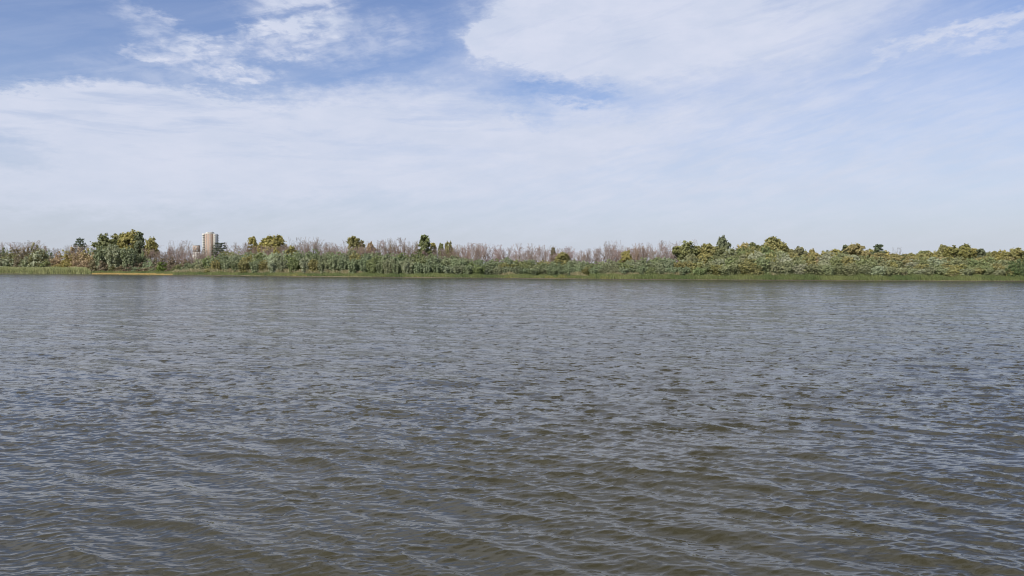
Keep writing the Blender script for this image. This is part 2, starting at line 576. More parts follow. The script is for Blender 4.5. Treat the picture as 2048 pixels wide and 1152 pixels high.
def crown_mesh(kind, seed):
    """10 m tall prototypes: returns (leaf mesh, wood mesh, half width)"""
    global rng
    rng = np.random.default_rng(seed)
    H = 10.0
    C, Rr = [], []        # leaf spray clusters
    along = None
    if kind in ('round', 'broad'):
        wx = 1.0 if kind == 'round' else 1.6
        lobes = [(0, 0, 6.0, 2.3, 3.2)]
        for i in range(13 if kind == 'round' else 19):
            a = i * 2.4 + rng.normal(0, 0.3); e = math.asin(rng.uniform(-0.75, 0.97))
            r_ = rng.uniform(0.9, 1.5)
            lobes.append((math.cos(a) * math.cos(e) * 2.0 * wx, math.sin(a) * math.cos(e) * 2.0 * wx, 6.0 + math.sin(e) * rng.uniform(2.2, 3.0), r_, r_ * 0.9))
        wts = np.array([l[3] ** 2 for l in lobes]); wts /= wts.sum()
        for i in range(230 if kind == 'round' else 380):
            l = lobes[rng.choice(len(lobes), p=wts)]
            v = rng.normal(0, 1, 3); v /= np.linalg.norm(v)
            s = rng.uniform(0.6, 1.0)
            C.append((l[0] + v[0] * l[3] * s * (wx if l is lobes[0] else 1), l[1] + v[1] * l[3] * s * (wx if l is lobes[0] else 1), l[2] + v[2] * l[4] * s))
            Rr.append(rng.uniform(0.22, 0.46))
        mz = max(c_[2] for c_ in C)
        C = [(c_[0], c_[1], c_[2] * 9.6 / mz) for c_ in C]
        size, per, hw, el_, ub = 0.36, 38, 3.1 if kind == 'round' else 4.7, 1.3, 0.5
    elif kind == 'column':
        for i in range(120):
            z = rng.uniform(1.0, 9.7)
            w = 1.75 * math.sin(math.pi * min(max((z - 0.6) / 9.6, 0), 1)) ** 0.55
            a = rng.random() * 6.28; s = rng.uniform(0.55, 1.0) * rng.uniform(0.85, 1.15)
            C.append((math.cos(a) * w * s, math.sin(a) * w * s, z)); Rr.append(rng.uniform(0.28, 0.5))
        size, per, hw, el_, ub = 0.40, 42, 1.9, 1.25, 0.5
    elif kind == 'willow':
        # upright plumes in rounded heads, with gaps between
        along = []
        for i in range(34):
            a = i * 2.4 + rng.normal(0, 0.2); rad = 2.75 * math.sqrt((i + 0.5) / 34)
            bx, by = math.cos(a) * rad, math.sin(a) * rad
            top = 9.9 - 0.30 * rad ** 1.7 - rng.uniform(0, 2.6)
            n = 7
            for j in range(n):
                t = (j + rng.uniform(0.2, 0.8)) / n
                z = 0.5 + (top - 0.5) * t
                sp = 0.6 + 0.6 * t
                C.append((bx * sp + rng.normal(0, 0.1), by * sp + rng.normal(0, 0.1), z))
                Rr.append(0.46 * (1 - 0.35 * t) * rng.uniform(0.6, 1.25))
                along.append((bx * 0.25, by * 0.25, 0.8))
        along = np.array(along)
        size, per, hw, el_, ub = 0.36, 24, 3.2, 1.7, 0.5
    elif kind == 'shrub':
        for i in range(90):
            v = rng.normal(0, 1, 3); v /= np.linalg.norm(v); v[2] = abs(v[2])
            s = rng.uniform(0.6, 1.02)
            bump = 1 + 0.16 * math.sin(3 * math.atan2(v[1], v[0]) + seed) + 0.10 * math.sin(7 * v[0] + seed)
            C.append((v[0] * 4.6 * s * bump, v[1] * 4.6 * s * bump, 0.3 + v[2] * 9.0 * s * bump)); Rr.append(rng.uniform(0.5, 1.0))
        size, per, hw, el_, ub = 0.52, 36, 4.9, 1.4, 0.4
    elif kind == 'pine':
        for lev in range(8):
            z = 4.4 + lev * 0.72
            w = 3.0 * (1 - 0.62 * abs(lev - 3.5) / 4.5)
            for i in range(12):
                a = rng.random() * 6.28; s = rng.uniform(0.35, 1.05)
                C.append((math.cos(a) * w * s, math.sin(a) * w * s, z + 0.35 * s + rng.normal(0, 0.08))); Rr.append(rng.uniform(0.28, 0.46))
        size, per, hw, el_, ub = 0.26, 26, 3.0, 1.7, 1.0
    C = np.array(C); Rr = np.array(Rr)
    ctr = np.array([0, 0, C[:, 2].mean()])
    cc = np.repeat(C, per, 0)
    off = rng.normal(0, 1, cc.shape) * np.repeat(Rr, per)[:, None] * 0.62
    off[:, 2] *= 0.55 if kind == 'pine' else (1.0 if kind == 'willow' else 0.8)
    pts = cc + off
    pts[:, 2] = np.maximum(pts[:, 2], 0.1)
    ow = (pts - ctr) * np.array([1, 1, 0.7])
    ow /= np.linalg.norm(ow, axis=1, keepdims=True) + 1e-6
    ow = 0.5 * ow + 0.6 * off / (np.linalg.norm(off, axis=1, keepdims=True) + 1e-6)
    al = np.repeat(along, per, 0) if along is not None else None
    V, F, rn = leaves(pts, ow, size, el_, ub, al)
    lm = mesh_np('crown', V, F, 4, M_LEAF, rn)
    r0 = {'round': 0.24, 'broad': 0.26, 'column': 0.2, 'willow': 0.14, 'shrub': 0.12, 'pine': 0.2}[kind]
    segs = limbs_to(C, H, r0, 0.05 if kind in ('willow', 'shrub') else 0.22, 22)
    if kind in ('willow', 'shrub'):
        for i in range(7):
            tg = C[rng.integers(len(C))]
            segs.append((np.array([tg[0] * 0.25, tg[1] * 0.25, -0.3]), tg, 0.1, 0.03))
    V, F, rn = tubes(segs, 5)
    wm = mesh_np('trunk', V, F, 4, M_BARK, rn)
    return lm, wm, hw


def bare_mesh(seed, style):
    """leafless tree 10 m tall. style 'fan' = open skeleton, 'twiggy' = dense fine twigs"""
    global rng
    rng = np.random.default_rng(seed)
    thick, fine = [], []

    def grow(p, d, L, r, lvl):
        nseg = 3
        for i in range(nseg):
            d = d + rng.normal(0, 0.13, 3) + np.array([0, 0, 0.02])
            d /= np.linalg.norm(d)
            p2 = p + d * L / nseg
            r2 = r * 0.84
            (thick if lvl < 2 else fine).append((p, p2, r, r2))
            p, r = p2, r2
            if lvl >= 1 and lvl < 4:
                for _ in range(1 if style == 'fan' else 1 + (lvl > 1)):
                    if rng.random() < 0.75:
                        sd = d + rng.normal(0, 0.70, 3); sd /= np.linalg.norm(sd)
                        grow(p, sd, L * rng.uniform(0.42, 0.68), r * 0.55, lvl + 1)
        if lvl < 4:
            for _ in range(2):
                sd = d + rng.normal(0, 0.48, 3); sd /= np.linalg.norm(sd)
                grow(p, sd, L * rng.uniform(0.5, 0.72), r * 0.75, lvl + 1)

    if style == 'fan':
        base = np.array([0, 0, -0.4])
        lean = rng.normal(0, 0.06, 2)
        fk = np.array([lean[0] * 3, lean[1] * 3, rng.uniform(1.6, 2.6)])
        thick.append((base, fk, 0.26, 0.22))
        nlim = rng.integers(4, 7)
        for i in range(nlim):
            a = i / nlim * 6.28 + rng.random()
            t = rng.uniform(0.35, 1.15)
            d = np.array([math.cos(a) * t, math.sin(a) * t, 1.0]); d /= np.linalg.norm(d)
            grow(fk + np.array([0, 0, rng.uniform(-0.5, 0.4)]), d, rng.uniform(3.2, 4.6), 0.15, 1)
    else:
        for i in range(6):
            a = i / 6 * 6.28 + rng.random()
            t = rng.uniform(0.2, 1.1)
            d = np.array([math.cos(a) * t, math.sin(a) * t, 1.0]); d /= np.linalg.norm(d)
            grow(np.array([math.cos(a) * 0.5, math.sin(a) * 0.5, -0.3]), d, rng.uniform(3.8, 4.8), 0.09, 1)
    allp = np.array([s[1] for s in thick + fine])
    sc = 10.0 / np.percentile(allp[:, 2], 97.5)
    f = lambda L: [(a * sc, b_ * sc, r0 * sc, r1 * sc) for a, b_, r0, r1 in L]
    thick, fine = f(thick), [q_ for q_ in f(fine) if q_[1][2] < 10.15 and q_[1][2] > 0.2]
    mn = 0.030 if style == 'fan' else 0.030
    fine = [(a, b_, max(r0 * 0.8, mn), max(r1 * 0.8, mn * 0.8)) for a, b_, r0, r1 in fine]
    if len(fine) > 3600:
        ids = rng.choice(len(fine), 3600, replace=False)
        fine = [fine[i] for i in ids]
    V, F, rn = tubes(fine, 3)
    lm = mesh_np('twigs', V, F, 4, M_TWIG, rn)
    V, F, rn = tubes(thick, 5)
    wm = mesh_np('trunk', V, F, 4, M_DARKBARK, rn)
    return lm, wm, float(np.percentile(np.abs(allp[:, 0]) * sc, 96))


PROTO = {}
for kind, n in (('round', 6), ('broad', 5), ('column', 3), ('willow', 8), ('shrub', 5), ('pine', 2)):
    PROTO[kind] = [crown_mesh(kind, 100 + 13 * i + len(kind)) for i in range(n)]
PROTO['bare'] = [bare_mesh(300 + i, 'fan') for i in range(8)]
PROTO['twiggy'] = [bare_mesh(400 + i, 'twiggy') for i in range(5)]
rng = np.random.default_rng(5)
rn_ = random.Random(3)
cnt = {}


def grow_tree(kind, name, label, cat, px, ytop, s, width_px=None, color=(0.06, 0.08, 0.03), turned=0.0, group=None, lean=0.0, mat=None, slim=None):
    """plant one tree; the copies share mesh data with the prototypes"""
    X, Y = spot(px, s)
    z = float(gz(X, Y)) - 0.05
    H = height_for(ytop, Y, z) * {'willow': 1.12}.get(kind, 1.0)
    if kind == 'round' and width_px and width_px > 0.82 * H * F_PX / Y:
        kind = 'broad'
    i = cnt.get(kind, 0)
    cnt[kind] = i + 1
    lm, wm, hw = PROTO[kind][i % len(PROTO[kind])]
    sz = H / 10.0
    sw = sz if width_px is None else (width_px / F_PX * Y * 0.5) / hw
    root = bpy.data.objects.new(name, None)
    COL.objects.link(root)
    root.location = (X, Y, z)
    root.rotation_euler = (0, R(lean), rn_.uniform(0, 6.28) if abs(lean) < 1 else 0)
    root.empty_display_size = 1
    tag(root, label, cat, group)
    bare = kind in ('bare', 'twiggy')
    o = link('branches' if bare else 'crown', lm, root)
    o.scale = (sw, sw, sz)
    o.color = (*[v * (1.0 if bare else 1.1) for v in color], turned)
    if mat:
        o.material_slots[0].link = 'OBJECT'
        o.material_slots[0].material = mat
    t = link('trunk', wm, root)
    t.scale = (sw, sw, sz)
    if abs(lean) >= 1:
        rz = rn_.uniform(0, 6.28)
        o.rotation_euler = (0, 0, rz)
        t.rotation_euler = (0, 0, rz)
    return root


# leaf colours (raised above true reflectance to brighten the crowns)
GRN = (0.165, 0.175, 0.075)
OLV = (0.215, 0.205, 0.088)
YEL = (0.28, 0.25, 0.09)
DRK = (0.135, 0.15, 0.085)
SIL = (0.275, 0.29, 0.19)
GRY = (0.205, 0.23, 0.135)
FRS = (0.185, 0.21, 0.095)
PNK = (0.27, 0.195, 0.165)
BRN = (0.22, 0.17, 0.132)
RST = (0.31, 0.23, 0.15)

# landmark trees: kind, name, label, px, top row, metres behind the water, width px, colour, turned
HERO = [
    ('pine', 'pine_tree', 'dark flat-crowned pine standing clear above the rusty scrub at the left', 161, 477, 40, 26, (0.07, 0.09, 0.05), 0.0),
    ('round', 'poplar_tree', 'green poplar forming the left shoulder of the big left clump', 214, 466, 24, 44, GRN, 0.25),
    ('round', 'poplar_tree', 'green poplar in the middle of the big left clump', 238, 466, 30, 40, OLV, 0.30),
    ('round', 'poplar_tree', 'tallest yellow-green poplar of the big left clump', 262, 459, 24, 46, YEL, 0.45),
    ('column', 'poplar_tree', 'dark green poplar on the right edge of the big left clump', 281, 464, 22, 20, DRK, 0.0),
    ('round', 'poplar_tree', 'small yellow-green poplar right of the big left clump', 303, 474, 26, 27, YEL, 0.4),
    ('bare', 'bare_tree', 'leafless fan-branched tree midway between left clump and brick tower', 356, 481, 26, 34, BRN, 0.2),
    ('bare', 'bare_tree', 'leafless fan-branched tree in front of the low white-walled block', 389, 480, 24, 36, BRN, 0.2),
    ('pine', 'pine_tree', 'dark spreading pine at the right foot of the brick tower', 440, 486, 20, 32, (0.07, 0.08, 0.05), 0.0),
    ('column', 'poplar_tree', 'narrow golden poplar just left of the broad golden one', 506, 473, 30, 20, YEL, 0.6),
    ('round', 'poplar_tree', 'broad golden-topped poplar right of the brick tower', 542, 469, 30, 58, YEL, 0.55),
    ('round', 'small_tree', 'low yellow bush top peeping over the willows below the broad golden poplar', 553, 497, 16, 16, YEL, 0.9),
    ('round', 'small_tree', 'low olive tree over the willows right of the broad golden poplar', 584, 491, 17, 30, OLV, 0.55),
    ('bare', 'bare_tree', 'leafless wide-limbed tree right of the broad golden poplar', 590, 474, 28, 32, BRN, 0.1),
    ('bare', 'bare_tree', 'tallest leafless tree between the golden poplar and the round yellow-green one', 626, 474, 28, 34, BRN, 0.1),
    ('bare', 'bare_tree', 'leafless tree leaning over the willows left of the round yellow-green tree', 681, 480, 26, 30, BRN, 0.1),
    ('round', 'poplar_tree', 'round yellow-green tree alone above the middle of the left willows', 712, 472, 28, 38, OLV, 0.5),
    ('round', 'small_tree', 'small rust-orange tree right of the round yellow-green tree', 743, 483, 28, 22, RST, 0.7),
    ('column', 'poplar_tree', 'dense green columnar poplar highest above the middle willows', 849, 470, 22, 24, (0.15, 0.17, 0.07), 0.12),
    ('column', 'small_tree', 'slim yellow tree touching the columnar poplar on its right', 866, 486, 28, 15, YEL, 0.7),
    ('column', 'small_tree', 'slim green tree left of the short yellow-green poplar', 882, 486, 26, 12, GRN, 0.1),
    ('round', 'poplar_tree', 'short yellow-green poplar second right of the columnar poplar', 897, 482, 26, 20, OLV, 0.4),
    ('column', 'small_tree', 'stub-topped olive conifer among the bare trees at the centre', 1107, 495, 24, 12, (0.15, 0.13, 0.08), 0.2),
    ('round', 'small_tree', 'olive dome over the willows right of the stub-topped conifer', 1125, 504, 14, 32, OLV, 0.45),
    ('bare', 'bare_tree', 'left one of two tall leafless trees right of the centre', 1214, 482, 28, 30, BRN, 0.1),
    ('bare', 'bare_tree', 'right one of two tall leafless trees right of the centre', 1236, 480, 28, 28, PNK, 0.2),
    ('round', 'small_tree', 'yellow-olive tree top below the tall leafless pair', 1252, 500, 18, 24, YEL, 0.6),
    ('bare', 'bare_tree', 'skeletal dark leafless tree left of the round green tree', 1323, 481, 26, 24, (0.15, 0.12, 0.10), 0.0),
    ('bare', 'bare_tree', 'pinkish leafless tree left of the skeletal dark one', 1286, 485, 27, 32, PNK, 0.3),
    ('round', 'poplar_tree', 'round green tree at the right end of the bare trees', 1370, 481, 18, 50, (0.17, 0.18, 0.075), 0.28),
    ('bare', 'bare_tree', 'leafless tree sticking up behind the round green tree', 1396, 478, 34, 18, BRN, 0.1),
    ('column', 'small_tree', 'olive narrow tree right of the round green tree', 1394, 492, 20, 20, OLV, 0.3),
    ('round', 'poplar_tree', 'green tree with golden lower left side, left of the tall dark tree', 1417, 486, 15, 34, OLV, 0.55),
    ('round', 'poplar_tree', 'tall dark green tree, highest of the right half', 1447, 470, 26, 27, DRK, 0.05),
    ('round', 'poplar_tree', 'light olive tree in front of the tall dark tree', 1452, 492, 13, 46, (0.16, 0.17, 0.08), 0.2),
    ('round', 'poplar_tree', 'orange-yellow tree left of the slim green top', 1487, 485, 24, 28, YEL, 0.8),
    ('column', 'small_tree', 'slim green top between orange-yellow tree and round golden-green tree', 1504, 485, 22, 18, GRN, 0.1),
    ('round', 'poplar_tree', 'round golden-green tree high above the wind-bent willows', 1549, 472, 24, 44, OLV, 0.5),
    ('round', 'poplar_tree', 'grey-olive rounded tree right of the round golden-green tree', 1596, 492, 20, 28, (0.17, 0.165, 0.09), 0.3),
    ('round', 'poplar_tree', 'small yellow tree in the dip left of the orange dome', 1623, 497, 22, 24, YEL, 0.6),
    ('round', 'poplar_tree', 'yellow-olive tree left of the dark tuft beside the orange dome', 1665, 498, 20, 34, YEL, 0.45),
    ('column', 'small_tree', 'dark green tuft at the left flank of the orange dome', 1690, 490, 22, 14, DRK, 0.0),
    ('round', 'poplar_tree', 'broad orange-tinted dome tree in the right half', 1714, 487, 22, 52, OLV, 0.75),
    ('column', 'poplar_tree', 'dark green upright tree right of the orange dome', 1757, 489, 22, 20, (0.09, 0.11, 0.06), 0.0),
    ('round', 'small_tree', 'orange-green tree below the dark upright tree', 1758, 505, 15, 40, OLV, 0.65),
    ('bare', 'bare_tree', 'leafless tree top above the orange and green dome on the right', 1792, 494, 26, 22, BRN, 0.2),
    ('round', 'poplar_tree', 'orange and green dome under the leafless top on the right', 1800, 507, 15, 54, OLV, 0.6),
    ('round', 'small_tree', 'light green tree left of the broad olive dome', 1852, 503, 20, 28, OLV, 0.4),
    ('column', 'small_tree', 'green spire on the left shoulder of the broad olive dome', 1884, 489, 22, 16, OLV, 0.25),
    ('round', 'poplar_tree', 'broad olive dome, widest tree near the right end', 1916, 487, 20, 52, (0.17, 0.165, 0.055), 0.35),
    ('column', 'poplar_tree', 'yellow tree between the olive dome and the dark leaning poplar', 1947, 497, 24, 22, YEL, 0.85),
    ('column', 'poplar_tree', 'dark green leaning poplar near the right end', 1967, 497, 22, 18, DRK, 0.05),
    ('column', 'small_tree', 'narrow yellow-green tree right of the dark leaning poplar', 1988, 502, 22, 14, OLV, 0.5),
    ('round', 'small_tree', 'small golden tree left of the last yellow-green dome', 2003, 499, 20, 18, YEL, 0.7),
    ('round', 'poplar_tree', 'yellow-green dome tree closest to the right edge', 2024, 495, 19, 40, OLV, 0.55),
    ('round', 'poplar_tree', 'green tree cut by the right edge', 2050, 502, 18, 30, GRN, 0.3),
]
for kd_, nm, lb, px, yt, s, w, c, tn in HERO:
    lean = -9 if 'leaning poplar near' in lb else 0
    mat = M_RUST if ('orange' in lb and 'yellow-olive' not in lb) else None
    grow_tree(kd_, nm, lb, 'pine' if kd_ == 'pine' else 'tree', px, yt, s, w * (1.2 if px > 1400 and kd_ != 'bare' else 1.05), c, tn, lean=lean, mat=mat)

MARKS = [(-60, 'the left edge'), (75, 'the silvery willow at the left'), (161, 'the dark left pine'), (238, 'the big left clump'), (303, 'the small yellow-green poplar'),
         (356, 'the first fan-branched bare tree'), (418, 'the brick tower'), (506, 'the narrow golden poplar'), (562, 'the broad golden poplar'), (626, 'the tallest left bare tree'),
         (712, 'the round yellow-green tree'), (780, 'the small rust-orange tree'), (849, 'the columnar poplar'), (897, 'the short yellow-green poplar'),
         (980, 'the pinkish thicket'), (1050, 'the picture centre'), (1107, 'the stub-topped conifer'), (1160, 'the olive dome'), (1225, 'the tall bare pair'), (1323, 'the skeletal bare tree'),
         (1370, 'the round green tree'), (1447, 'the tall dark tree'), (1504, 'the slim green top'), (1549, 'the round golden-green tree'), (1623, 'the small yellow tree'),
         (1714, 'the orange dome'), (1757, 'the dark upright tree'), (1800, 'the orange and green dome'), (1852, 'the light green tree'), (1916, 'the broad olive dome'), (1967, 'the dark leaning poplar'), (2024, 'the last dome')]
ORD = ['first', 'second', 'third', 'fourth', 'fifth', 'sixth', 'seventh', 'eighth', 'ninth', 'tenth', 'eleventh', 'twelfth']
_seq = {}


def seq_label(adj, noun, row, px):
    mk = [t for t in MARKS if t[0] <= px][-1]
    key = (noun, row, mk[1])
    i = _seq.get(key, 0)
    _seq[key] = i + 1
    return '%s %s %s, %s right of %s' % (adj, noun, row, ORD[i % 12], mk[1])


def curve(pts, x):
    return float(np.interp(x, [p[0] for p in pts], [p[1] for p in pts]))


def tint(c, a=0.13):
    f = 1.08 + rn_.uniform(-a, a)
    return tuple(max(0.01, v * f * (1 + rn_.uniform(-a, a) * 0.35)) for v in c)


# ---- the dense willow belt of the middle
BELT = [(415, 512), (440, 505), (520, 503), (600, 503), (680, 501), (760, 503), (840, 509), (900, 512), (960, 515), (1040, 520), (1120, 521), (1200, 521), (1300, 517), (1380, 515), (1450, 518)]
for row, s, step, dy, word in ((0, 13, 25, 0, 'at the back of the belt'), (1, 9.5, 22, 6, 'in the middle of the belt'), (2, 6.0, 19, 15, 'in the front of the belt')):
    px = 424 + row * 5
    while px < 1385:
        r = rn_.random()
        if r < 0.5:
            c, a = GRY, 'grey-green'
        elif r < 0.72:
            c, a = SIL, 'silvery'
        elif r < 0.9:
            c, a = FRS, 'green'
        else:
            c, a = OLV, 'yellowish'
        if px > 980 and a == 'silvery':
            c, a = GRY, 'grey-green'
        yt = curve(BELT, px) + dy + rn_.uniform(-3, 4)
        w = (30 + rn_.uniform(-5, 6)) * (0.9 if row == 2 else 1)
        grow_tree('willow', 'willow_tree', seq_label(a, 'willow', word, px), 'willow', px, yt, s + rn_.uniform(-1, 1), w, tint(c), 0.1 if a != 'yellowish' else 0.35,
                  group='willows of the dense belt along the far bank', lean=rn_.uniform(-0.9, 0.9))
        px += step * rn_.uniform(0.8, 1.2)

# ---- wind-bent willows of the right
RB = [(1380, 514), (1420, 515), (1480, 503), (1530, 496), (1570, 503), (1620, 512), (1680, 508), (1740, 512), (1800, 524), (1860, 520), (1920, 520), (1980, 524), (2060, 522)]
for row, s, step, dy, word in ((0, 13, 27, 3, 'in the back row'), (1, 9, 25, 14, 'in the middle row'), (2, 6, 22, 25, 'in the front row')):
    px = 1385 + row * 6
    while px < 2075:
        r = rn_.random()
        if r < 0.45:
            c, a, tn = (0.21, 0.225, 0.12), 'grey-green', 0.15
        elif r < 0.65:
            c, a, tn = SIL, 'silvery', 0.05
        elif r < 0.85:
            c, a, tn = FRS, 'green', 0.1
        else:
            c, a, tn = OLV, 'yellowish', 0.45
        yt = min(curve(RB, px) + dy - 8 + rn_.uniform(-3, 4), 538)
        grow_tree('willow', 'willow_tree', seq_label(a + ' wind-bent', 'willow', word, px), 'willow', px + 4, yt, s + rn_.uniform(-1, 1), 34 + rn_.uniform(-5, 8), tint(c), tn,
                  group='wind-bent willows on the right bank', lean=-rn_.uniform(10, 22))
        px += step * rn_.uniform(0.8, 1.2)

# ---- thicket of leafless trees behind
BT = [(310, 492), (340, 490), (380, 488), (430, 494), (470, 489), (500, 488), (560, 484), (600, 480), (650, 482), (700, 486), (760, 484), (820, 484), (880, 492), (930, 489), (980, 487), (1050, 490), (1120, 492), (1180, 490), (1230, 488), (1290, 489), (1350, 488), (1400, 492)]
px = 318
while px < 1400:
    yt = curve(BT, px) + rn_.triangular(-7, 11, 0)
    c, a = (PNK, 'pinkish') if (px > 880 and rn_.random() < 0.75) or rn_.random() < 0.3 else (BRN, 'brown')
    if 400 < px < 440:
        yt += 8
    grow_tree('bare', 'bare_tree', seq_label(a + ' leafless', 'tree', 'in the thicket', px), 'tree', px, yt, 26 + rn_.uniform(-5, 12), 48 + rn_.uniform(-12, 14), tint(c), 0.25,
              group='leafless trees behind the willow belt')
    px += 21 * rn_.uniform(0.4, 1.7)
px = 262
while px < 1400:
    yt = curve(BT, px) + rn_.uniform(3, 15)
    if 380 < px < 445:
        yt += 3
    c, a = (PNK, 'pinkish') if rn_.random() < 0.45 else (BRN, 'brown')
    grow_tree('twiggy', 'bare_tree', seq_label(a + ' low twiggy', 'tree', 'behind the belt', px), 'tree', px, yt, 20 + rn_.uniform(-2, 16), 34 + rn_.uniform(-6, 8), tint(c), 0.35,
              group='low twiggy trees behind the willow belt')
    px += 17 * rn_.uniform(0.75, 1.25)
for px, yt, w, c in ((780, 477, 34, (0.17, 0.135, 0.07)), (800, 476, 40, (0.18, 0.13, 0.085)), (826, 482, 30, (0.19, 0.15, 0.08)), (765, 483, 26, (0.16, 0.14, 0.06)), (918, 489, 26, RST), (940, 486, 40, PNK), (955, 487, 30, RST),
                    (487, 484, 40, (0.19, 0.14, 0.09)), (655, 485, 26, (0.17, 0.12, 0.08)), (1275, 492, 30, RST)):
    grow_tree('twiggy', 'bare_tree', seq_label('brown rounded twiggy', 'tree', 'over the belt', px), 'tree', px, yt, 22 + rn_.uniform(-2, 3), w, c, 0.5, group='rounded twiggy trees over the belt')

# ---- left bank: scrub, willow bushes
LEFT = [
    ('shrub', 'willow_bush', 'round silvery willow bush left of the rusty scrub', 75, 500, 12, 46, SIL, 0.0),
    ('shrub', 'willow_bush', 'silvery willow bush at the left edge', 8, 515, 10, 40, SIL, 0.0),
    ('shrub', 'willow_bush', 'pale green bush low in front of the round silvery willow bush', 92, 520, 8, 24, FRS, 0.3),
    ('shrub', 'willow_bush', 'small grey-green bush between the two silvery willow bushes', 50, 516, 9, 24, GRY, 0.3),
    ('willow', 'willow_tree', 'drooping grey-green willow under the left shoulder of the big left clump', 206, 492, 13, 34, GRY, 0.1),
    ('willow', 'willow_tree', 'drooping silvery willow under the middle of the big left clump', 230, 490, 12, 34, SIL, 0.15),
    ('willow', 'willow_tree', 'drooping grey-green willow under the tallest poplar of the big left clump', 258, 494, 12, 30, GRY, 0.1),
    ('shrub', 'bush', 'fresh green round bush below the first fan-branched bare tree', 323, 524, 9, 24, (0.13, 0.17, 0.04), 0.1),
    ('shrub', 'bush', 'low green bush halfway to the brick tower', 356, 528, 9, 22, GRN, 0.2),
    ('shrub', 'bush', 'pale green bush below the low white-walled block', 378, 527, 10, 26, GRY, 0.3),
    ('shrub', 'bush', 'silvery bush at the left end of the willow belt', 400, 520, 11, 26, SIL, 0.4),
    ('shrub', 'bush', 'olive bush with yellow leaves at the belt end', 422, 532, 6, 30, OLV, 0.4),
]
for kd_, nm, lb, px, yt, s, w, c, tn in LEFT:
    grow_tree(kd_, nm, lb, 'willow' if 'willow' in nm else 'bush', px, yt, s, w, c, tn)
LT = [(0, 487), (25, 483), (50, 480), (75, 476), (95, 487), (120, 491), (140, 487), (185, 488), (200, 490), (260, 498), (320, 500)]
px = -40
while px < 190:
    yt = curve(LT, max(px, 0)) + rn_.uniform(-2, 5)
    grow_tree('twiggy', 'bare_tree', seq_label('brown leafless', 'tree', 'in the scrub', px), 'tree', px, yt + 3, 24 + rn_.uniform(-4, 10), 36 + rn_.uniform(-5, 8), tint(BRN), 0.35, group='leafless scrub trees on the left bank')
    px += 22 * rn_.uniform(0.7, 1.3)
for row, (s, dy, step, word) in enumerate(((20, 9, 18, 'in the back'), (15, 20, 17, 'in the middle'), (11, 32, 17, 'in the front'))):
    px = -45 + row * 5
    while px < 415:
        yt = curve(LT, max(px, 0)) + dy + rn_.uniform(-3, 6)
        if px > 300:
            yt += 6
        r = rn_.random()
        if px < 110 or px > 188:
            c, a, tn, mt = ((0.15, 0.145, 0.07), 'olive', 0.35, None) if r < 0.45 else (((0.19, 0.155, 0.10), 'brownish', 0.2, None) if r < 0.8 else (GRY, 'grey-green', 0.1, None))
        else:
            c, a, tn, mt = (RST, 'rusty', 0.5, M_RUST) if r < 0.55 else ((0.25, 0.215, 0.08), 'yellowish', 0.5, None)
        if px > 250 and r < 0.6:
            c, a, tn, mt = (0.18, 0.14, 0.10), 'brown', 0.2, None
        grow_tree('shrub', 'bush', seq_label(a, 'scrub bush', word, px), 'bush', px, min(yt, 536), s + rn_.uniform(-1, 1), 26 + rn_.uniform(-5, 7), tint(c), tn, group='scrub bushes on the left bank', mat=mt)
        px += step * rn_.uniform(0.8, 1.25)

# ---- the wood behind the right bank
WT = [(1380, 502), (1430, 500), (1500, 496), (1560, 498), (1620, 506), (1680, 504), (1740, 504), (1800, 510), (1850, 508), (1900, 504), (1960, 508), (2060, 506)]
px = 1385
while px < 2080:
    r = rn_.random()
    c, a, tn = (OLV, 'olive', 0.4) if r < 0.4 else ((GRN, 'green', 0.15) if r < 0.7 else (YEL, 'yellow', 0.6))
    grow_tree('round', 'tree', seq_label(a, 'tree', 'in the back wood', px), 'tree', px, curve(WT, px) - 5 + rn_.uniform(-3, 4), 30 + rn_.uniform(-6, 12), 36 + rn_.uniform(-5, 8), tint(c), tn, group='trees of the wood behind the right bank')
    px += 19 * rn_.uniform(0.8, 1.2)
px = 1400
while px < 2080:
    r = rn_.random()
    c, a, tn = ((0.20, 0.21, 0.11), 'grey-olive', 0.2) if r < 0.45 else ((OLV, 'olive', 0.35) if r < 0.75 else ((0.24, 0.20, 0.11), 'tawny', 0.4))
    grow_tree('round', 'tree', seq_label(a + ' rounded', 'tree', 'just behind the willows', px), 'tree', px, curve(WT, px) + rn_.uniform(2, 13), 17 + rn_.uniform(-1, 3), 40 + rn_.uniform(-8, 10), tint(c), tn, group='rounded trees just behind the right willows')
    px += 27 * rn_.uniform(0.7, 1.3)
px = 1480
while px < 2080:
    grow_tree('bare', 'bare_tree', seq_label('brown leafless', 'tree', 'in the back wood', px), 'tree', px, curve(WT, px) - rn_.uniform(0, 7), 36 + rn_.uniform(-4, 8), 20 + rn_.uniform(-5, 8), tint(BRN), 0.2, group='leafless trees in the right wood')
    px += 55 * rn_.uniform(0.7, 1.3)
for px, yt, w, c, lb in ((2025, 521, 26, (0.085, 0.12, 0.045), 'dark green bush at the water near the right edge'),
                         (2044, 517, 28, (0.08, 0.11, 0.045), 'dark green bush cut by the right edge'),
                         (1512, 532, 30, OLV, 'yellowish bush below the slim green top'),
                         (1300, 536, 26, FRS, 'low fresh green bush before the belt under the bare pair')):
    grow_tree('shrub', 'bush', lb, 'bush', px, yt, 4.0, w, c, 0.15)


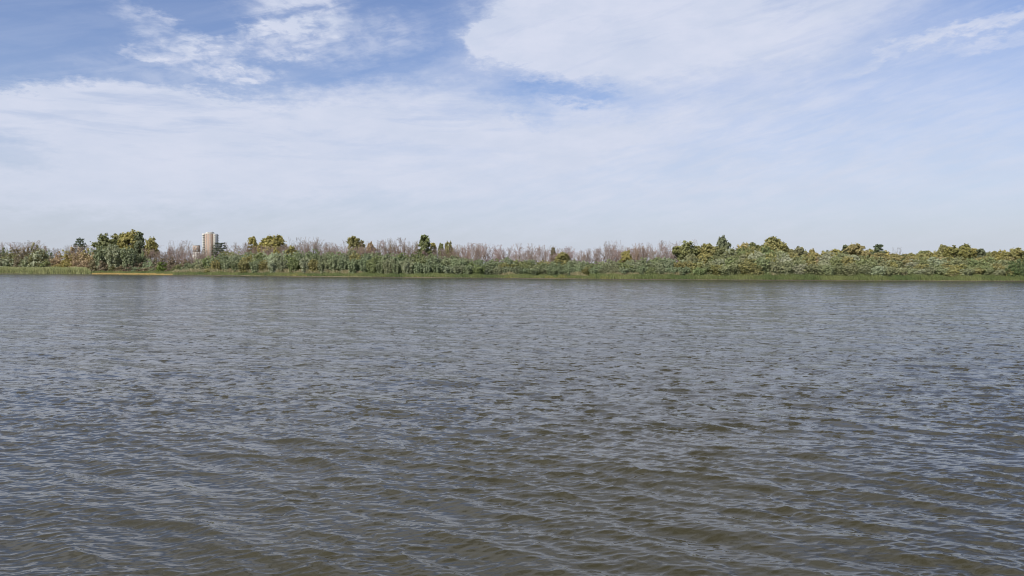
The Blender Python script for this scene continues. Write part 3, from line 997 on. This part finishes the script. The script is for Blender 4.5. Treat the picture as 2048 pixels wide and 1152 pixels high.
# ------------------------------------------------------------------ grass and reeds on the bank
m, k = new_mat('reed and grass blades')
ca = k.n('ShaderNodeAttribute', attribute_name='tone').outputs['Color']
rn = k.n('ShaderNodeAttribute', attribute_name='rnd').outputs['Fac']
cc = k.v('SCALE', ca, sc=k.ramp(rn, 0, 1, 0.7, 1.35, smooth=False))
d = k.n('ShaderNodeBsdfPrincipled')
k.put(d.inputs['Base Color'], cc)
d.inputs['Roughness'].default_value = 0.6
t = k.n('ShaderNodeBsdfTranslucent')
k.put(t.inputs['Color'], cc)
mx = k.n('ShaderNodeMixShader')
mx.inputs[0].default_value = 0.35
k.t.links.new(d.outputs[0], mx.inputs[1])
k.t.links.new(t.outputs[0], mx.inputs[2])
M_BLADE = finish(m, k, mx.outputs[0])


def blades(name, px0, px1, n, s0, s1, hfun, wid, cfun, lean=0.15):
    px = rng.uniform(px0, px1, n)
    tx = (px - 1024) / F_PX
    ss_ = s0 + (s1 - s0) * rng.random(n)
    Y = np.full(n, 240.0)
    for _ in range(25):
        Y = 0.5 * Y + 0.5 * (shore(tx * Y) + ss_)
    X = tx * Y
    z = gz(X, Y) - 0.03
    h = hfun(px, ss_, X) * rng.uniform(0.65, 1.15, n)
    an = rng.normal(0, 0.7, n)
    dx = np.cos(an) * wid / 2
    dy = np.sin(an) * wid / 2
    lx = rng.normal(-lean, 0.18, n) * h
    ly = rng.normal(0, 0.15, n) * h
    V = np.stack([np.stack([X - dx, Y - dy, z], -1), np.stack([X + dx, Y + dy, z], -1),
                  np.stack([X + lx + dx * 0.3, Y + ly, z + h], -1), np.stack([X + lx - dx * 0.4, Y + ly, z + h * 0.97], -1)], 1).reshape(-1, 3)
    F = np.arange(n * 4).reshape(n, 4)
    me = mesh_np(name, V, F, 4, M_BLADE, rng.random(n))
    col = cfun(px, ss_, X)
    at = me.attributes.new('tone', 'FLOAT_COLOR', 'FACE')
    at.data.foreach_set('color', np.concatenate([col, np.ones((n, 1))], 1).astype(np.float32).ravel())
    o = link(name, me)
    tag(o, kind='stuff')
    return o


def wob(X, a, b_):
    return 0.5 + 0.25 * np.sin(X * a + 1) + 0.25 * np.sin(X * b_ + 2)


def lerp(a, b_, t):
    return np.asarray(a)[None] * (1 - t[:, None]) + np.asarray(b_)[None] * t[:, None]


G1, G2, GY, GB = (0.10, 0.14, 0.045), (0.20, 0.22, 0.08), (0.32, 0.28, 0.09), (0.46, 0.40, 0.26)


def c_grass(px, s, X):
    t = np.clip(wob(X, 0.23, 0.61) + rng.normal(0, 0.15, len(px)), 0, 1)
    c = lerp(G1, G2, t)
    yl = np.zeros(len(px))
    jit = px + rng.normal(0, 12, len(px))
    for a, b_, s1, w in ((515, 560, 1.6, 0.5), (575, 622, 2.4, 0.8), (1075, 1142, 2.6, 0.8), (1190, 1215, 2.4, 0.8), (760, 900, 0.7, 0.5), (1000, 1030, 0.9, 0.5)):
        yl = np.maximum(yl, ((jit > a) & (jit < b_) & (s < s1 * wob(X, 0.4, 1.7) * 1.6)) * w)
    yl = yl * rng.uniform(0.3, 1.0, len(px))
    return c * (1 - yl[:, None]) + np.array(GY) * yl[:, None]


def h_grass(px, s, X):
    low = ((px > 180) & (px < 330 + 20 * np.sin(s * 5)) & (s < 3.0 + 0.8 * np.sin(X * 0.4)))
    return np.where(low, 0.12, (0.30 + 0.75 * wob(X, 0.5, 1.3) * wob(X + 3 * s, 1.1, 2.7) + 0.10 * np.clip(s, 0, 5)) * np.where(px > 1180, 1.15, 0.85))


o = blades('grass', -120, 2180, 90000, 0.5, 6.0, h_grass, 0.14, c_grass)
tag(o, 'low green grass and sedge strip along the far water edge', 'grass')


def h_reed(px, s, X):
    return (2.1 + 0.6 * wob(X, 0.4, 1.1)) * np.clip((184 - px + 5 * np.sin(s * 3)) / 14, 0.2, 1)


o = blades('reeds', -160, 182, 26000, 0.4, 7.0, h_reed, 0.16, lambda px, s, X: lerp((0.17, 0.205, 0.07), (0.36, 0.36, 0.17), np.clip(rng.random(len(px)) * 0.8 + wob(X, 0.3, 0.9) * 0.3, 0, 1)))
tag(o, 'tall pale green reed bed at the left waterline', 'reeds')
o = blades('dry_grass', 184, 345, 12000, 0.25, 3.4, lambda px, s, X: 0.28 + 0 * px, 0.14, lambda px, s, X: lerp((0.44, 0.31, 0.09), (0.54, 0.41, 0.17), rng.random(len(px))))
tag(o, 'golden dry grass tongue at the water on the left', 'grass')


def plume(px0, px1, n, s0, s1, h, lb):
    o = blades('reed_plumes', px0, px1, n, s0, s1, lambda px, s, X: h * (0.75 + 0.45 * wob(X, 0.7, 1.9)) * np.clip(np.minimum(px - px0, px1 - px) / 30, 0.3, 1), 0.13, lambda px, s, X: lerp((0.20, 0.19, 0.07), GB, np.clip(rng.random(len(px)), 0, 1)))
    tag(o, lb, 'reeds')


plume(330, 745, 9000, 4.6, 6.5, 1.7, 'buff-topped reeds in front of the left willow belt')
plume(975, 1050, 2600, 4.0, 6.0, 1.35, 'straw-coloured reeds at the waterside left of the centre')
plume(1105, 1190, 2600, 4.2, 6.0, 1.45, 'straw-coloured reeds below the stub-topped conifer')
plume(1190, 1460, 5200, 4.6, 6.2, 1.5, 'pale reed tops before the belt left of the tall dark tree')
plume(1515, 1570, 1800, 4.0, 6.0, 1.7, 'yellowish reeds below the round golden-green tree')
plume(1740, 1890, 2600, 4.0, 6.0, 1.3, 'thin straw reeds before the right willows')
plume(1885, 1950, 3200, 3.8, 6.2, 1.75, 'dense straw-coloured reeds below the broad olive dome')

# ------------------------------------------------------------------ far buildings
def boxes(name, lst, mat, parent, kind=None, label=None):
    V, F = [], []
    for (x0, x1, y0, y1, z0, z1) in lst:
        n = len(V)
        V += [(x0, y0, z0), (x1, y0, z0), (x1, y1, z0), (x0, y1, z0), (x0, y0, z1), (x1, y0, z1), (x1, y1, z1), (x0, y1, z1)]
        F += [(n, n + 3, n + 2, n + 1), (n + 4, n + 5, n + 6, n + 7), (n, n + 1, n + 5, n + 4), (n + 1, n + 2, n + 6, n + 5), (n + 2, n + 3, n + 7, n + 6), (n + 3, n, n + 4, n + 7)]
    o = link(name, mesh_np(name, V, F, 4, mat), parent)
    if label:
        o['label'] = label
    return o


M_BRICK = plain_mat('pink brick', (0.30, 0.225, 0.18), (0.35, 0.265, 0.215), 0.4)
M_WHITE = plain_mat('white render', (0.56, 0.54, 0.49), (0.64, 0.62, 0.56), 0.4)
M_GREY = plain_mat('grey render and side shade', (0.40, 0.40, 0.40), (0.47, 0.47, 0.46), 0.4)
M_DARK = plain_mat('recess shade and antenna', (0.05, 0.042, 0.036), (0.07, 0.06, 0.05), 0.5)  # near-black paints in the shade of recesses and behind balconies; antenna shares it
m, k = new_mat('window glass')
b = k.n('ShaderNodeBsdfPrincipled')
b.inputs['Base Color'].default_value = (0.30, 0.30, 0.29, 1)
b.inputs['Roughness'].default_value = 0.08
M_GLASS = finish(m, k, b.outputs[0])

YT = 1340.0
PPM = F_PX / YT
x0 = (405.5 - 1024) / PPM
HT = (HOR - 467.5) / PPM + CAM_H - 1.3
FL = 3.0
nfl = int(HT // FL)
top = nfl * FL
tower = bpy.data.objects.new('apartment_tower', None)
COL.objects.link(tower)
tower.location = (x0, YT, 1.3 + HT - top)
tag(tower, 'tall brick apartment tower with white balconies far behind the trees', 'building')
bx0, bx1 = 4.2, 17.0         # brick slab
boxes('brick_wall', [(bx0, bx1, 0, 13.0, -4, top)], M_BRICK, tower)
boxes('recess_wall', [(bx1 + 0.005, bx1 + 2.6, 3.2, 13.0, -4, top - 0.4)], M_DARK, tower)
boxes('white_pier', [(bx1 + 2.6, bx1 + 3.8, 0.6, 13.0, -4, top + 0.1)], M_WHITE, tower)
boxes('side_wall', [(bx1 + 3.81, bx1 + 5.0, 2.4, 15.0, -4, top - 0.3)], M_GREY, tower)  # shaded side: its shade is put into the grey, rear balconies too
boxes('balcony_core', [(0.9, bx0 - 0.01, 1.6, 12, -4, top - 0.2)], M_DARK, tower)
boxes('corner_pier', [(0.2, 0.9, 1.4, 12, -4, top - 0.1)], M_WHITE, tower)
boxes('parapet', [(bx0 - 0.1, bx1 + 0.1, -0.12, 0.15, top, top + 0.9), (bx0 - 0.1, bx0 + 0.15, 0.15, 13, top, top + 0.9), (bx1 - 0.15, bx1 + 0.1, 0.15, 13, top, top + 0.9)], M_WHITE, tower)
boxes('roof_house', [(bx0 + 1.0, bx0 + 4.6, 3, 9, top, top + 2.3)], M_WHITE, tower)
boxes('lift_house', [(bx0 + 4.61, bx0 + 12.2, 4, 10, top, top + 2.6)], M_GREY, tower)
boxes('roof_slab', [(bx0 + 3.4, bx0 + 12.6, 3.6, 10.4, top + 2.6, top + 3.1)], M_WHITE, tower)
ant = [(bx0 + 11.5, bx0 + 11.62, 6, 6.12, top + 3.1, top + 5.4)]
boxes('antenna', ant, M_DARK, tower)
proto = {}
for f in range(nfl):
    z = f * FL
    for key, bl, mt in (('balcony', [(0, bx0 - 0.02, -0.2, 0.0, z - 0.1, z + (1.55 if f < nfl - 1 else 3.0)), (-0.25, 0, -0.2, 1.7, z - 0.1, z + (1.55 if f < nfl - 1 else 3.0)), (0, bx0 - 0.02, 0, 1.58, z - 0.1, z + 0.08)], M_WHITE),
                        ('side_balcony', [(bx1 + 3.82, bx1 + 5.6, 0.4, 2.38, z - 0.1, z + 1.35)], M_WHITE),
                        ('rear_balcony', [(bx1 + 5.02, bx1 + 6.4, 9.0, 14.8, z - 0.1, z + 1.3)], M_GREY)):
        boxes(key, bl, mt, tower)
    for xc in (bx0 + 2.9, bx0 + 9.4):
        w = boxes('window', [(xc - 0.95, xc + 0.95, -0.10, -0.004, z + 0.9, z + 1.15), (xc - 0.95, xc - 0.75, -0.10, -0.004, z + 1.16, z + 2.4), (xc + 0.75, xc + 0.95, -0.10, -0.004, z + 1.16, z + 2.4),
                             (xc - 0.95, xc + 0.95, -0.10, -0.004, z + 2.41, z + 2.55)], M_WHITE, tower)
        boxes('pane', [(xc - 0.74, xc + 0.74, -0.05, -0.006, z + 1.16, z + 2.40)], M_GLASS, w)

YB = 720.0
PPB = F_PX / YB
blk = bpy.data.objects.new('apartment_block', None)
COL.objects.link(blk)
blk.location = ((386 - 1024) / PPB, YB, 1.3)
HB = (HOR - 490.5) / PPB + CAM_H - 1.3
tag(blk, 'low block with white walls and brick top left of the tower', 'building')
boxes('wall', [(0, 5.6, 0, 4, -1, HB - 6.4)], M_WHITE, blk)
boxes('brick_storey', [(0, 5.6, 0.02, 3.98, HB - 6.4, HB - 0.4)], M_BRICK, blk)
boxes('roof', [(-0.15, 5.75, -0.15, 4.15, HB - 0.4, HB)], M_GREY, blk)
for i in range(7):
    for j in range(2):
        z = HB - 2.9 - i * 3.0
        if z < 0.5:
            continue
        w = boxes('window', [(0.8 + j * 2.6, 2.2 + j * 2.6, -0.05, 0.01, z, z + 0.12), (0.8 + j * 2.6, 2.2 + j * 2.6, -0.05, 0.01, z + 1.45, z + 1.6)], M_GREY, blk)
        boxes('pane', [(0.85 + j * 2.6, 2.15 + j * 2.6, -0.03, 0.012, z + 0.13, z + 1.44)], M_GLASS, w)
